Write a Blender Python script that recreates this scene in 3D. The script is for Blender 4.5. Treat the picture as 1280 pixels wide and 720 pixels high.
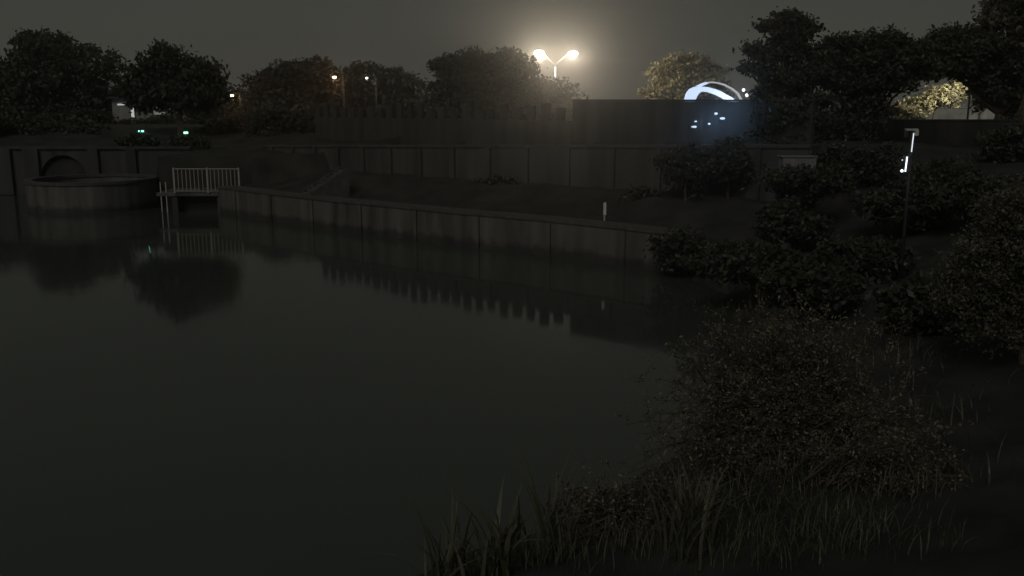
import bpy, math, random
import numpy as np
from mathutils import Vector, Matrix
R = math.radians
for o in list(bpy.data.objects): bpy.data.objects.remove(o)
scene = bpy.context.scene
COL = scene.collection

# ------------------------------------------------------------------ camera
F = 1150.0; CX, CY = 640.0, 360.0
CAMZ = 6.0; PITCH = math.atan(230.0 / F)
cam_data = bpy.data.cameras.new('camera')
cam = bpy.data.objects.new('camera', cam_data); COL.objects.link(cam)
cam.location = (0, 0, CAMZ); cam.rotation_euler = (math.pi / 2 - PITCH, 0, 0)
cam_data.sensor_width = 36.0; cam_data.lens = 36.0 * F / 1280.0
cam_data.clip_start = 0.1; cam_data.clip_end = 4000
scene.camera = cam

# ------------------------------------------------------------------ night sky, city fill
world = bpy.data.worlds.new('World'); scene.world = world; world.use_nodes = True
nt = world.node_tree; nt.nodes.clear()
wo = nt.nodes.new('ShaderNodeOutputWorld')
bg = nt.nodes.new('ShaderNodeBackground')
geo = nt.nodes.new('ShaderNodeTexCoord')
sep = nt.nodes.new('ShaderNodeSeparateXYZ')
ramp = nt.nodes.new('ShaderNodeValToRGB')
# city glow on the cloud: a warm grey that is brighter towards the horizon
els = ramp.color_ramp.elements
els[0].position = 0.0;  els[0].color = (0.066, 0.065, 0.056, 1)
els[1].position = 1.0;  els[1].color = (0.040, 0.043, 0.038, 1)
e = els.new(0.06); e.color = (0.054, 0.054, 0.046, 1)
e = els.new(0.16); e.color = (0.043, 0.045, 0.039, 1)
noise = nt.nodes.new('ShaderNodeTexNoise'); noise.inputs['Scale'].default_value = 2.2; noise.inputs['Detail'].default_value = 4
mp = nt.nodes.new('ShaderNodeMapping'); mp.inputs['Scale'].default_value = (1, 1, 3.5)
mr = nt.nodes.new('ShaderNodeMapRange'); mr.inputs['To Min'].default_value = 0.82; mr.inputs['To Max'].default_value = 1.18
vm = nt.nodes.new('ShaderNodeVectorMath'); vm.operation = 'SCALE'
nt.links.new(geo.outputs['Generated'], sep.inputs[0]); nt.links.new(sep.outputs['Z'], ramp.inputs['Fac'])
nt.links.new(geo.outputs['Generated'], mp.inputs['Vector']); nt.links.new(mp.outputs[0], noise.inputs['Vector'])
nt.links.new(noise.outputs['Fac'], mr.inputs['Value']); nt.links.new(mr.outputs[0], vm.inputs['Scale'])
nt.links.new(ramp.outputs['Color'], vm.inputs[0]); nt.links.new(vm.outputs[0], bg.inputs['Color'])
bg.inputs['Strength'].default_value = 1.0
nt.links.new(bg.outputs[0], wo.inputs['Surface'])

sd = bpy.data.lights.new('city_fill', 'SUN'); sd.energy = 0.5; sd.angle = R(25); sd.color = (1.0, 0.95, 0.90)
so = bpy.data.objects.new('city_fill', sd); COL.objects.link(so)
so.rotation_euler = (R(52), 0, R(-22))     # added fill for city glow, from behind the camera, a little to its left

scene.view_settings.view_transform = 'Standard'; scene.view_settings.look = 'None'
scene.view_settings.exposure = 0.0; scene.view_settings.gamma = 1.0
scene.render.engine = 'CYCLES'
scene.cycles.use_denoising = True
scene.cycles.max_bounces = 6; scene.cycles.volume_bounces = 1; scene.cycles.diffuse_bounces = 2
scene.cycles.sample_clamp_indirect = 2.0
scene.cycles.use_light_tree = True

rng = np.random.default_rng(7); random.seed(7)

# ------------------------------------------------------------------ helpers
def ray(px, py):
    d = Vector(((px - CX) / F, -(py - CY) / F, -1.0))
    d.rotate(cam.rotation_euler); return d
def atY(px, py, Y):
    d = ray(px, py); return Vector((0, 0, CAMZ)) + d * (Y / d.y)
def atz(px, py, z):
    d = ray(px, py); return Vector((0, 0, CAMZ)) + d * ((z - CAMZ) / d.z)

def mat(name, col, rough=0.8, metal=0.0, var=0.25, scale=3.0, streak=False, bump=0.0, spec=0.3, emit=None, es=0.0, detail=6):
    m = bpy.data.materials.new(name); m.use_nodes = True
    n = m.node_tree; b = n.nodes['Principled BSDF']
    b.inputs['Roughness'].default_value = rough; b.inputs['Metallic'].default_value = metal
    b.inputs['Specular IOR Level'].default_value = spec
    tc = n.nodes.new('ShaderNodeTexCoord'); mpn = n.nodes.new('ShaderNodeMapping')
    if streak: mpn.inputs['Scale'].default_value = (1, 1, 0.12)
    tx = n.nodes.new('ShaderNodeTexNoise'); tx.inputs['Scale'].default_value = scale; tx.inputs['Detail'].default_value = detail
    cr = n.nodes.new('ShaderNodeValToRGB')
    cr.color_ramp.elements[0].position = 0.32; cr.color_ramp.elements[1].position = 0.68
    cr.color_ramp.elements[0].color = tuple(c * (1 - var) for c in col) + (1,)
    cr.color_ramp.elements[1].color = tuple(min(1, c * (1 + var)) for c in col) + (1,)
    n.links.new(tc.outputs['Object'], mpn.inputs[0]); n.links.new(mpn.outputs[0], tx.inputs['Vector'])
    n.links.new(tx.outputs['Fac'], cr.inputs[0]); n.links.new(cr.outputs[0], b.inputs['Base Color'])
    if bump:
        bp = n.nodes.new('ShaderNodeBump'); bp.inputs['Strength'].default_value = bump; bp.inputs['Distance'].default_value = 0.05
        n.links.new(tx.outputs['Fac'], bp.inputs['Height']); n.links.new(bp.outputs[0], b.inputs['Normal'])
    if emit:
        b.inputs['Emission Color'].default_value = tuple(emit) + (1,); b.inputs['Emission Strength'].default_value = es
    return m

def leafmat(name, col, var=0.45):
    m = bpy.data.materials.new(name); m.use_nodes = True
    n = m.node_tree; b = n.nodes['Principled BSDF']; b.inputs['Roughness'].default_value = 0.55
    b.inputs['Specular IOR Level'].default_value = 0.35
    g = n.nodes.new('ShaderNodeNewGeometry'); cr = n.nodes.new('ShaderNodeValToRGB')
    cr.color_ramp.elements[0].color = tuple(c * (1 - var) for c in col) + (1,)
    cr.color_ramp.elements[1].color = (col[0] * (1 + var * 1.2), col[1] * (1 + var), col[2] * (1 + var * .6), 1)
    n.links.new(g.outputs['Random Per Island'], cr.inputs[0]); n.links.new(cr.outputs[0], b.inputs['Base Color'])
    tr = n.nodes.new('ShaderNodeBsdfTranslucent'); mx = n.nodes.new('ShaderNodeMixShader'); mx.inputs[0].default_value = 0.25
    n.links.new(cr.outputs[0], tr.inputs['Color']); out = n.nodes['Material Output']
    n.links.new(b.outputs[0], mx.inputs[1]); n.links.new(tr.outputs[0], mx.inputs[2]); n.links.new(mx.outputs[0], out.inputs['Surface'])
    return m

M = dict(
    conc=mat('stained_concrete', (0.08, 0.079, 0.072), 0.85, var=0.45, scale=1.6, streak=True, bump=0.3),
    conc2=mat('dark_mossy_concrete', (0.052, 0.052, 0.048), 0.9, var=0.35, scale=1.3, streak=True, bump=0.3),
    cope=mat('concrete_coping', (0.065, 0.064, 0.059), 0.85, var=0.3, scale=4),
    dwall=mat('weathered_wall', (0.036, 0.036, 0.033), 0.9, var=0.4, scale=1.5, streak=True),
    soil=mat('grass_bank', (0.024, 0.024, 0.021), 0.95, var=0.5, scale=0.8, bump=0.6, detail=10),
    bark=mat('bark', (0.07, 0.055, 0.04), 0.9, var=0.4, scale=5),
    steel=mat('galvanised_steel', (0.55, 0.54, 0.50), 0.45, metal=0.3, var=0.15, scale=8),
    rail=mat('cream_railing_paint', (0.31, 0.29, 0.25), 0.5, var=0.15, scale=8),
    dark=mat('dark_steel', (0.04, 0.04, 0.042), 0.6, metal=0.3, var=0.3, scale=6),
    pale=mat('pale_plaster', (0.22, 0.22, 0.21), 0.8, var=0.15, scale=2),
    white=mat('white_paint', (0.6, 0.6, 0.58), 0.5, var=0.08, scale=5),
    gpaint=mat('grey_paint', (0.16, 0.16, 0.16), 0.5, var=0.2, scale=6),
    black=mat('black_plastic', (0.02, 0.02, 0.022), 0.5, var=0.2, scale=8),
    grass=leafmat('grass_blades', (0.085, 0.09, 0.065)),
    leafd=leafmat('dark_leaves', (0.044, 0.047, 0.036)),
    leafm=leafmat('mid_green_leaves', (0.085, 0.088, 0.065)),
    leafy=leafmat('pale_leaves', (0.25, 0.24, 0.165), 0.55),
    leafb=leafmat('dusty_leaves', (0.125, 0.125, 0.10), 0.85),
)
def watermark(src, name):
    m = M[src].copy(); m.name = name; n = m.node_tree; b = n.nodes['Principled BSDF']
    lk = b.inputs['Base Color'].links[0].from_socket
    g = n.nodes.new('ShaderNodeNewGeometry'); sp = n.nodes.new('ShaderNodeSeparateXYZ'); nz = n.nodes.new('ShaderNodeTexNoise'); nz.inputs['Scale'].default_value = 2.5; nz.inputs['Detail'].default_value = 8
    ad = n.nodes.new('ShaderNodeMath'); ad.operation = 'MULTIPLY_ADD'; ad.inputs[1].default_value = .7
    mr_ = n.nodes.new('ShaderNodeMapRange'); mr_.inputs['From Min'].default_value = .55; mr_.inputs['From Max'].default_value = .8; mr_.inputs['To Min'].default_value = .45; mr_.inputs['To Max'].default_value = 1.0
    vm_ = n.nodes.new('ShaderNodeVectorMath'); vm_.operation = 'SCALE'
    n.links.new(g.outputs['Position'], sp.inputs[0]); n.links.new(g.outputs['Position'], nz.inputs['Vector'])
    n.links.new(nz.outputs['Fac'], ad.inputs[0]); n.links.new(sp.outputs['Z'], ad.inputs[2]); n.links.new(ad.outputs[0], mr_.inputs['Value'])
    n.links.new(lk, vm_.inputs[0]); n.links.new(mr_.outputs[0], vm_.inputs['Scale']); n.links.new(vm_.outputs[0], b.inputs['Base Color'])
    return m
M['wet'] = watermark('conc', 'algae_marked_concrete')
M['concb'] = mat('pale_basin_concrete', (0.098, 0.097, 0.089), 0.85, var=0.4, scale=1.6, streak=True, bump=0.3)
M['wetb'] = watermark('concb', 'algae_marked_pale_concrete')
def emis(name, col, s): return mat(name, (0.5, 0.5, 0.5), emit=col, es=s, var=0)

def tag(o, label=None, cat=None, group=None, kind=None):
    if label: o['label'] = label
    if cat: o['category'] = cat
    if group: o['group'] = group
    if kind: o['kind'] = kind
    return o
def empty(name, loc, label, cat, group=None, rz=0):
    o = bpy.data.objects.new(name, None); COL.objects.link(o); o.location = loc; o.rotation_euler = (0, 0, rz)
    o.empty_display_size = 0.3
    return tag(o, label, cat, group)

class MB:
    def __init__(s): s.v = []; s.f = []
    def box(s, c, d, rz=0, bev=None):
        c = Vector(c); hx, hy, hz = d[0] / 2, d[1] / 2, d[2] / 2; n = len(s.v); ca, sa = math.cos(rz), math.sin(rz)
        for z in (-hz, hz):
            for x, y in ((-hx, -hy), (hx, -hy), (hx, hy), (-hx, hy)):
                s.v.append((c.x + x * ca - y * sa, c.y + x * sa + y * ca, c.z + z))
        for q in ((0, 3, 2, 1), (4, 5, 6, 7), (0, 1, 5, 4), (1, 2, 6, 5), (2, 3, 7, 6), (3, 0, 4, 7)): s.f.append(tuple(n + i for i in q))
        return s
    def tube(s, pts, rad, k=8, cap=True):
        pts = [Vector(p) for p in pts]
        if not isinstance(rad, (list, tuple)): rad = [rad] * len(pts)
        n0 = len(s.v)
        for i, p in enumerate(pts):
            t = (pts[min(i + 1, len(pts) - 1)] - pts[max(i - 1, 0)]).normalized()
            a = Vector((0, 0, 1)) if abs(t.z) < 0.9 else Vector((1, 0, 0))
            u = t.cross(a).normalized(); w = t.cross(u)
            for j in range(k):
                an = 2 * math.pi * j / k; s.v.append(tuple(p + (u * math.cos(an) + w * math.sin(an)) * rad[i]))
        for i in range(len(pts) - 1):
            for j in range(k):
                a = n0 + i * k + j; b = n0 + i * k + (j + 1) % k; s.f.append((a, b, b + k, a + k))
        if cap:
            s.f.append(tuple(n0 + j for j in range(k))[::-1]); s.f.append(tuple(n0 + (len(pts) - 1) * k + j for j in range(k)))
        return s
    def prism(s, poly, off):           # poly: list of 3d points, off: extrusion vector
        n = len(s.v); k = len(poly); off = Vector(off)
        for p in poly: s.v.append(tuple(p))
        for p in poly: s.v.append(tuple(Vector(p) + off))
        s.f.append(tuple(range(n, n + k))); s.f.append(tuple(range(n + 2 * k - 1, n + k - 1, -1)))
        for i in range(k):
            j = (i + 1) % k; s.f.append((n + i, n + k + i, n + k + j, n + j))
        return s
    def sphere(s, c, r, k=10, sz=1.0):
        c = Vector(c); n0 = len(s.v); m = k // 2 + 1
        for i in range(m + 1):
            ph = math.pi * i / m
            for j in range(k):
                th = 2 * math.pi * j / k
                s.v.append((c.x + r * math.sin(ph) * math.cos(th), c.y + r * math.sin(ph) * math.sin(th), c.z + r * sz * math.cos(ph)))
        for i in range(m):
            for j in range(k):
                a = n0 + i * k + j; b = n0 + i * k + (j + 1) % k; s.f.append((a, a + k, b + k, b))
        return s
    def build(s, name, m, parent=None, bevel=0.0, smooth=False):
        me = bpy.data.meshes.new(name); me.from_pydata(s.v, [], s.f); me.validate()
        me.materials.append(m); o = bpy.data.objects.new(name, me); COL.objects.link(o)
        if parent:
            o.parent = parent
        if smooth: me.shade_smooth()
        if bevel:
            b = o.modifiers.new('bevel', 'BEVEL'); b.width = bevel; b.segments = 2; b.limit_method = 'ANGLE'
        return o

def quads(name, V, m, parent=None, k=4):
    """V: (n,k,3) array of separate polygons"""
    n = V.shape[0]; me = bpy.data.meshes.new(name)
    me.vertices.add(n * k); me.vertices.foreach_set('co', V.reshape(-1).astype(np.float32))
    me.loops.add(n * k); me.loops.foreach_set('vertex_index', np.arange(n * k, dtype=np.int32))
    me.polygons.add(n); me.polygons.foreach_set('loop_start', np.arange(0, n * k, k, dtype=np.int32))
    me.update(calc_edges=True); me.materials.append(m)
    o = bpy.data.objects.new(name, me); COL.objects.link(o)
    if parent: o.parent = parent
    return o

def rot_axes(n, flat=0.0):
    d = rng.normal(size=(n, 3)); d /= np.linalg.norm(d, axis=1)[:, None]
    a = rng.normal(size=(n, 3)); a[:, 2] *= (1 - flat); a -= (a * d).sum(1)[:, None] * d; a /= np.linalg.norm(a, axis=1)[:, None]
    return a, np.cross(d, a)
def leaf_quads(P, size, aspect=0.5, svar=0.4):
    n = len(P); u, w = rot_axes(n); s = size * (1 + svar * rng.uniform(-1, 1, n))[:, None]
    L = u * s; W = w * s * aspect
    return np.stack([P - L, P - 0.1 * L + W, P + L, P - 0.1 * L - W], axis=1)

def crown_pts(blobs, n, clump=0.5, per=26, shell=0.55):
    """blobs: (cx,cy,cz,rx,ry,rz). leaf clumps spread through each blob, denser near its outside"""
    vol = np.array([b[3] * b[4] * b[5] for b in blobs]) ** 0.75; vol /= vol.sum()
    out = []
    for b, w in zip(blobs, vol):
        nc = max(3, int(n * w / per))
        d = rng.normal(size=(nc, 3)); d /= np.linalg.norm(d, axis=1)[:, None]
        r = shell + (1.04 - shell) * rng.uniform(0, 1, nc) ** 0.6
        r[rng.uniform(size=nc) < 0.25] *= 0.6
        c = np.array(b[:3]) + d * r[:, None] * np.array(b[3:6])
        cs = clump * rng.uniform(0.45, 1.25, nc)
        k = rng.integers(int(per * .5), int(per * 1.5), nc)
        idx = np.repeat(np.arange(nc), k)
        q = rng.normal(size=(len(idx), 3)) * np.array([1, 1, 0.62]) * cs[idx][:, None] * 0.55
        out.append(c[idx] + q)
    return np.concatenate(out)

def limb_tube(mb, a, b, r0, r1, wob=0.12, k=6, seg=4):
    a = Vector(a); b = Vector(b); L = (b - a).length; pts = []
    for i in range(seg + 1):
        t = i / seg; p = a.lerp(b, t)
        if 0 < i < seg: p += Vector((random.uniform(-1, 1), random.uniform(-1, 1), random.uniform(-.4, .4))) * L * wob * 0.5
        pts.append(p)
    mb.tube(pts, [r0 + (r1 - r0) * i / seg for i in range(seg + 1)], k)

def tree(name, base, blobs, n, leaf, m, label, cat='tree', group=None, clump=0.6, shell=0.55, trunk_r=0.22, trunks=1, per=26):
    """blobs in world space; everything is stored relative to the base empty"""
    base = Vector(base); root = empty(name, base, label, cat, group)
    cb = list(blobs)
    for b in blobs:
        for _ in range(5 if len(blobs) > 5 else 3):
            d = Vector((random.gauss(0, 1), random.gauss(0, 1), random.gauss(.2, .8))).normalized(); k = random.uniform(.14, .34); e = random.uniform(.9, 1.15)
            cb.append((b[0] + d.x * b[3] * e, b[1] + d.y * b[4] * e, b[2] + d.z * b[5] * e, b[3] * k, b[4] * k, b[5] * k * .8))
    P = crown_pts(cb, n, clump, shell=shell, per=per) - np.array(base)
    quads('crown', leaf_quads(P, leaf), m, root)
    mb = MB()
    cen = Vector((0, 0, 0)); tot = 0
    for b in blobs: w = b[3] * b[4] * b[5]; cen += Vector(b[:3]) * w; tot += w
    cen = cen / tot - base; low = min(b[2] - b[5] * .6 for b in blobs) - base.z
    fork = Vector((cen.x * .4, cen.y * .4, max(low, cen.z * 0.35)))
    for t in range(trunks):
        off = Vector((random.uniform(-.3, .3), random.uniform(-.3, .3), 0)) if trunks > 1 else Vector((0, 0, 0))
        limb_tube(mb, off - Vector((0, 0, .3)), fork + off, trunk_r * 1.25, trunk_r * 0.8, 0.08, 8)
    for b in blobs[:14]:
        c = Vector(b[:3]) - base
        mid = fork.lerp(c, 0.75)
        limb_tube(mb, fork, mid, trunk_r * 0.55, trunk_r * 0.2)
        for _ in range(4):
            d = Vector((random.uniform(-1, 1), random.uniform(-1, 1), random.uniform(-.3, 1))); d = Vector((d.x * b[3], d.y * b[4], d.z * b[5])) * .75
            limb_tube(mb, mid, c + d, trunk_r * 0.2, trunk_r * 0.05, k=5)
    mb.build('trunk', M['bark'], root)
    return root

def pxblob(px, py, wpx, hpx, Y, depth=1.0):
    """an ellipsoid that stands at distance Y with the given picture size (real metres once placed)"""
    c = atY(px, py, Y); s = Y / F
    return (c.x, c.y + random.uniform(-1, 1) * wpx * s * 0.2, c.z, wpx * s, wpx * s * depth, hpx * s)

# ------------------------------------------------------------------ plan of the pond
A_px = [(275, 266), (350, 278), (420, 288), (500, 298), (580, 308), (680, 319), (770, 331), (860, 345)]
A = [atz(x, y, 0).xy for x, y in A_px]
nat = [atz(x, y, 0).xy for x, y in [(905, 365), (925, 400), (915, 450), (890, 510), (840, 570), (760, 625), (660, 670), (560, 705), (440, 760), (250, 900)]]
G0 = Vector((atY(203, 258, 55.5).x, 55.5)); G1 = Vector((A[0].x, 55.5))
H0 = Vector((-75, 62)); H1 = Vector((G0.x - 0.4, 62))
near = [Vector((-12, 5.5)), Vector((-40, 3)), Vector((-75, 5))]
POLY = [H0, H1, Vector((G0.x - 0.4, 55.5)), G1] + A + nat + near
PA = np.array([(p.x, p.y) for p in POLY])

def sdist(X, Y):
    """signed distance to the pond outline, positive on land; also index of the nearest edge"""
    best = np.full(X.shape, 1e9); ei = np.zeros(X.shape, int); inside = np.zeros(X.shape, bool)
    n = len(PA)
    for i in range(n):
        ax, ay = PA[i]; bx, by = PA[(i + 1) % n]; dx, dy = bx - ax, by - ay
        t = np.clip(((X - ax) * dx + (Y - ay) * dy) / (dx * dx + dy * dy), 0, 1)
        d = np.hypot(X - ax - t * dx, Y - ay - t * dy); m = d < best; best[m] = d[m]; ei[m] = i
        c = ((ay > Y) != (by > Y)); xi = ax + (Y - ay) / (by - ay + 1e-12) * (bx - ax); inside ^= c & (X < xi)
    return np.where(inside, -best, best), ei
# outward offset of the wall line
def offset(line, d):
    out = []
    for i, p in enumerate(line):
        a = line[max(i - 1, 0)]; b = line[min(i + 1, len(line) - 1)]; t = (b - a).normalized()
        nrm = Vector((-t.y, t.x))
        if nrm.y < 0: nrm = -nrm
        out.append(p + nrm * d)
    return out
AE = [A[0] + (A[0] - A[1]).normalized() * 3.0] + A      # the far end runs a little past the gate
UP = offset(A, 6.5)                                     # terrace wall
UP = [UP[0] + (UP[0] - UP[1]).normalized() * 6] + UP + [UP[-1] + (UP[-1] - UP[-2]).normalized() * 1]
TOPZ = lambda Y: 6.0 - 50.0 / F * Y                     # terrace wall: top follows a level walk that climbs towards us
FN = offset(A, 10.5)
FN = [FN[0] + (FN[0] - FN[1]).normalized() * 12] + FN + [FN[-1] + (FN[-1] - FN[-2]).normalized() * 7]

def smooth(a, b, x): t = np.clip((x - a) / (b - a), 0, 1); return t * t * (3 - 2 * t)
def height(X, Y):
    D, E = sdist(X, Y); nn = len(A)
    far = (E >= 3) & (E < 4 + nn - 1)          # the walled bank
    lefth = (E <= 2)
    h = np.zeros_like(X)
    hf = 1.3 + 0.9 * smooth(1.5, 6.0, D)
    tz = np.clip(6.0 - 50.0 / F * Y, 3.4, 4.6)
    hf = np.where(D > 7.12, tz - 0.12, hf); hf = np.where(D > 10.5, np.minimum(4.4, tz + .2), hf)
    hl = 2.9 + 1.3 * smooth(2, 12, D)
    hn = 0.15 + 1.1 * smooth(0, 3, D) + 2.6 * smooth(3, 14, D)
    h = np.where(far, hf, np.where(lefth, hl, hn))
    # blend where the walled bank turns into the grassy one
    x1, y1 = A[-1]
    hf = np.where(D < 0.62, -1.0, hf)
    h = np.where(far, hf, h)
    w = smooth(-1, 6, (X - x1) * 0.8 + (y1 - Y) * 0.6); h = np.where(far, h * (1 - w) + np.minimum(hn, h) * w, h)
    h = np.where(D < 0, -1.6 * (1 - smooth(-2.5, 0, D)) - 0.25, h)
    near_edge = (D >= 0) & (D < 0.25) & ~(far | lefth); h = np.where(near_edge, 0.02 + h * 0.5, h)
    return h
def hz(x, y): return float(height(np.array([float(x)]), np.array([float(y)]))[0])

# terrain sheet
xs = np.concatenate([[-420, -250, -150, -110], np.arange(-85, -32, 1.2), np.arange(-32, 32, 0.4), np.arange(32, 70, 1.2), [85, 120, 200, 420]])
ys = np.concatenate([[-60, -20], np.arange(-4, 70, 0.4), np.arange(70, 100, 2), [110, 130, 170, 230, 320, 480]])
GX, GY = np.meshgrid(xs, ys); Z = height(GX, GY)
nf = np.sin(GX * 1.3 + np.cos(GY * .9)) * np.cos(GY * 1.1 + GX * .4)
Dg, _ = sdist(GX, GY); Z = Z + np.where(Dg > 0.6, 0.05, 0) * nf + np.where(Dg > .6, 0.03, 0) * rng.normal(size=GX.shape)
V = np.stack([GX, GY, Z], -1).reshape(-1, 3); nx = len(xs); ny = len(ys)
I = np.arange(nx * ny).reshape(ny, nx); fc = np.stack([I[:-1, :-1], I[:-1, 1:], I[1:, 1:], I[1:, :-1]], -1).reshape(-1, 4)
me = bpy.data.meshes.new('ground'); me.from_pydata(V.tolist(), [], fc.tolist()); me.materials.append(M['soil']); me.shade_smooth()
g = bpy.data.objects.new('ground', me); COL.objects.link(g); tag(g, 'dark grassy banks round the pond', kind='structure')

# water
wm = bpy.data.materials.new('pond_water'); wm.use_nodes = True; n = wm.node_tree; b = n.nodes['Principled BSDF']
b.inputs['Base Color'].default_value = (0.046, 0.053, 0.044, 1); b.inputs['Roughness'].default_value = 0.085; b.inputs['IOR'].default_value = 1.42
tc = n.nodes.new('ShaderNodeTexCoord'); t1 = n.nodes.new('ShaderNodeTexNoise'); t1.inputs['Scale'].default_value = 1.1; t1.inputs['Detail'].default_value = 5
mpn = n.nodes.new('ShaderNodeMapping'); mpn.inputs['Scale'].default_value = (1, 0.55, 1)
bp = n.nodes.new('ShaderNodeBump'); bp.inputs['Strength'].default_value = 0.05; bp.inputs['Distance'].default_value = 0.05
n.links.new(tc.outputs['Object'], mpn.inputs[0]); n.links.new(mpn.outputs[0], t1.inputs['Vector'])
t2 = n.nodes.new('ShaderNodeTexNoise'); t2.inputs['Scale'].default_value = 0.16; t2.inputs['Detail'].default_value = 3; n.links.new(mpn.outputs[0], t2.inputs['Vector'])
mr2 = n.nodes.new('ShaderNodeMapRange'); mr2.inputs['From Min'].default_value = .35; mr2.inputs['From Max'].default_value = .65; mr2.inputs['To Min'].default_value = .045; mr2.inputs['To Max'].default_value = .09
n.links.new(t2.outputs['Fac'], mr2.inputs['Value']); n.links.new(mr2.outputs[0], b.inputs['Roughness'])
n.links.new(t1.outputs['Fac'], bp.inputs['Height']); n.links.new(bp.outputs[0], b.inputs['Normal'])
wv = MB(); wv.v = [(-90, -2, 0), (28, -2, 0), (28, 64, 0), (-90, 64, 0)]; wv.f = [(0, 1, 2, 3)]
tag(wv.build('water', wm), 'still dark pond water', kind='structure')

# ------------------------------------------------------------------ walls
def wall_strip(name, line, z0, z1, th, m, parent, lift=0.0):
    """solid wall following a plan line; z1 number or f(Y); thickness grows away from the water"""
    mb = MB(); back = offset(line, th); n = len(line)
    f1 = z1 if callable(z1) else (lambda Y: z1); f0 = z0 if callable(z0) else (lambda Y: z0)
    for i in range(n):
        zt = f1(line[i].y); zb = f0(line[i].y)
        mb.v += [(line[i].x, line[i].y, zb), (line[i].x, line[i].y, zt), (back[i].x, back[i].y, zt), (back[i].x, back[i].y, zb)]
    for i in range(n - 1):
        a = i * 4; c = a + 4
        mb.f += [(a, c, c + 1, a + 1), (a + 1, c + 1, c + 2, a + 2), (a + 2, c + 2, c + 3, a + 3), (a + 3, c + 3, c, a)]
    mb.f += [(0, 1, 2, 3), (n * 4 - 1, n * 4 - 2, n * 4 - 3, n * 4 - 4)]
    return mb.build(name, m, parent)
def along(line, step, start=0.0):
    out = []; acc = start
    for a, b in zip(line[:-1], line[1:]):
        L = (b - a).length
        while acc < L: out.append((a.lerp(b, acc / L), math.atan2((b - a).y, (b - a).x))); acc += step
        acc -= L
    return out

rw = empty('retaining_wall', (0, 0, 0), 'low streaked concrete retaining wall rising straight out of the water', 'retaining wall')
wall_strip('wall', A, -1.2, 1.38, 0.8, M['wet'], rw)
wall_strip('coping', offset(A, -0.06), 1.383, 1.50, 0.95, M['cope'], rw)
for p, a in along(A, 3.6, 1.8):
    MB().box((p.x + math.sin(a) * 0.03, p.y - math.cos(a) * 0.03, 0.1), (0.16, 0.14, 2.5), a).build('pilaster', M['wet'], rw)

tw = empty('terrace_wall', (0, 0, 0), 'long upper concrete wall with pilasters, set back on the grassy bank', 'retaining wall')
wall_strip('wall', UP, 1.2, lambda Y: TOPZ(Y) - .12, 0.8, M['conc2'], tw)
wall_strip('coping', offset(UP, -0.07), lambda Y: TOPZ(Y) - .117, lambda Y: TOPZ(Y), 0.95, M['conc2'], tw)
for p, a in along(UP, 2.4, 1.2):
    z = TOPZ(p.y); MB().box((p.x + math.sin(a) * 0.05, p.y - math.cos(a) * 0.05, (z - .13 + 1.2) / 2), (0.3, 0.2, z - .13 - 1.2), a).build('pilaster', M['conc2'], tw)

# parapet with posts (left) and the solid flood wall (right)
def on_line(x):
    for a, b in zip(FN[:-1], FN[1:]):
        if a.x <= x <= b.x: return a.lerp(b, (x - a.x) / (b.x - a.x))
Xs = atY(716, 123, 48).x
XC = next(x_ / 20 for x_ in range(80, 600) if on_line(x_ / 20) is not None and x_ / 20 / on_line(x_ / 20).y > 368 / F)
X0 = atY(372, 130, 58).x
left = [p for p in FN if X0 < p.x < Xs - .5]; right = [p for p in FN if p.x > Xs + 1]
J = on_line(Xs); left = [on_line(X0)] + left + [J]; right = [on_line(Xs + 0.02)] + [p for p in right if p.x < XC - .5] + [on_line(XC)]
pf = empty('parapet_fence', (0, 0, 0), 'dark parapet with a row of upright posts along the far bank', 'fence')
wall_strip('parapet', left, 3.3, 5.15, 0.22, M['dwall'], pf)
for p, a in along(left, 0.95, 0.3):
    hh = random.uniform(.55, .98); MB().box((p.x - math.sin(a) * .11, p.y + math.cos(a) * .11, 5.15 + hh / 2), (random.uniform(.35, .62), 0.24, hh), a).build('post', M['dwall'], pf, bevel=.02)
fw = empty('flood_wall', (0, 0, 0), 'dark solid wall with a straight level top beside the lamp post', 'wall')
WT = lambda Y: 6.0 + 5.5 / F * Y
wall_strip('wall', right, 3.3, lambda Y: WT(Y) - .1, 0.28, M['dwall'], fw)
wall_strip('coping', offset(right, -0.05), lambda Y: WT(Y) - .097, lambda Y: WT(Y), 0.38, M['dwall'], fw)

# right hand wall, lower
a0 = atY(985, 148, 53); a1 = atY(1420, 148, 46); WB = [a0.xy, a1.xy]
bw = empty('boundary_wall', (0, 0, 0), 'dark wall with a level top under the lit trees at the right', 'wall')
wall_strip('wall', WB, 2.0, lambda Y: 6 - 20.5 / F * Y, 0.25, M['dwall'], bw)
wall_strip('coping', offset(WB, -.05), lambda Y: 6 - 20.4 / F * Y, lambda Y: 6 - 18.5 / F * Y, 0.35, M['dwall'], bw)

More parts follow.
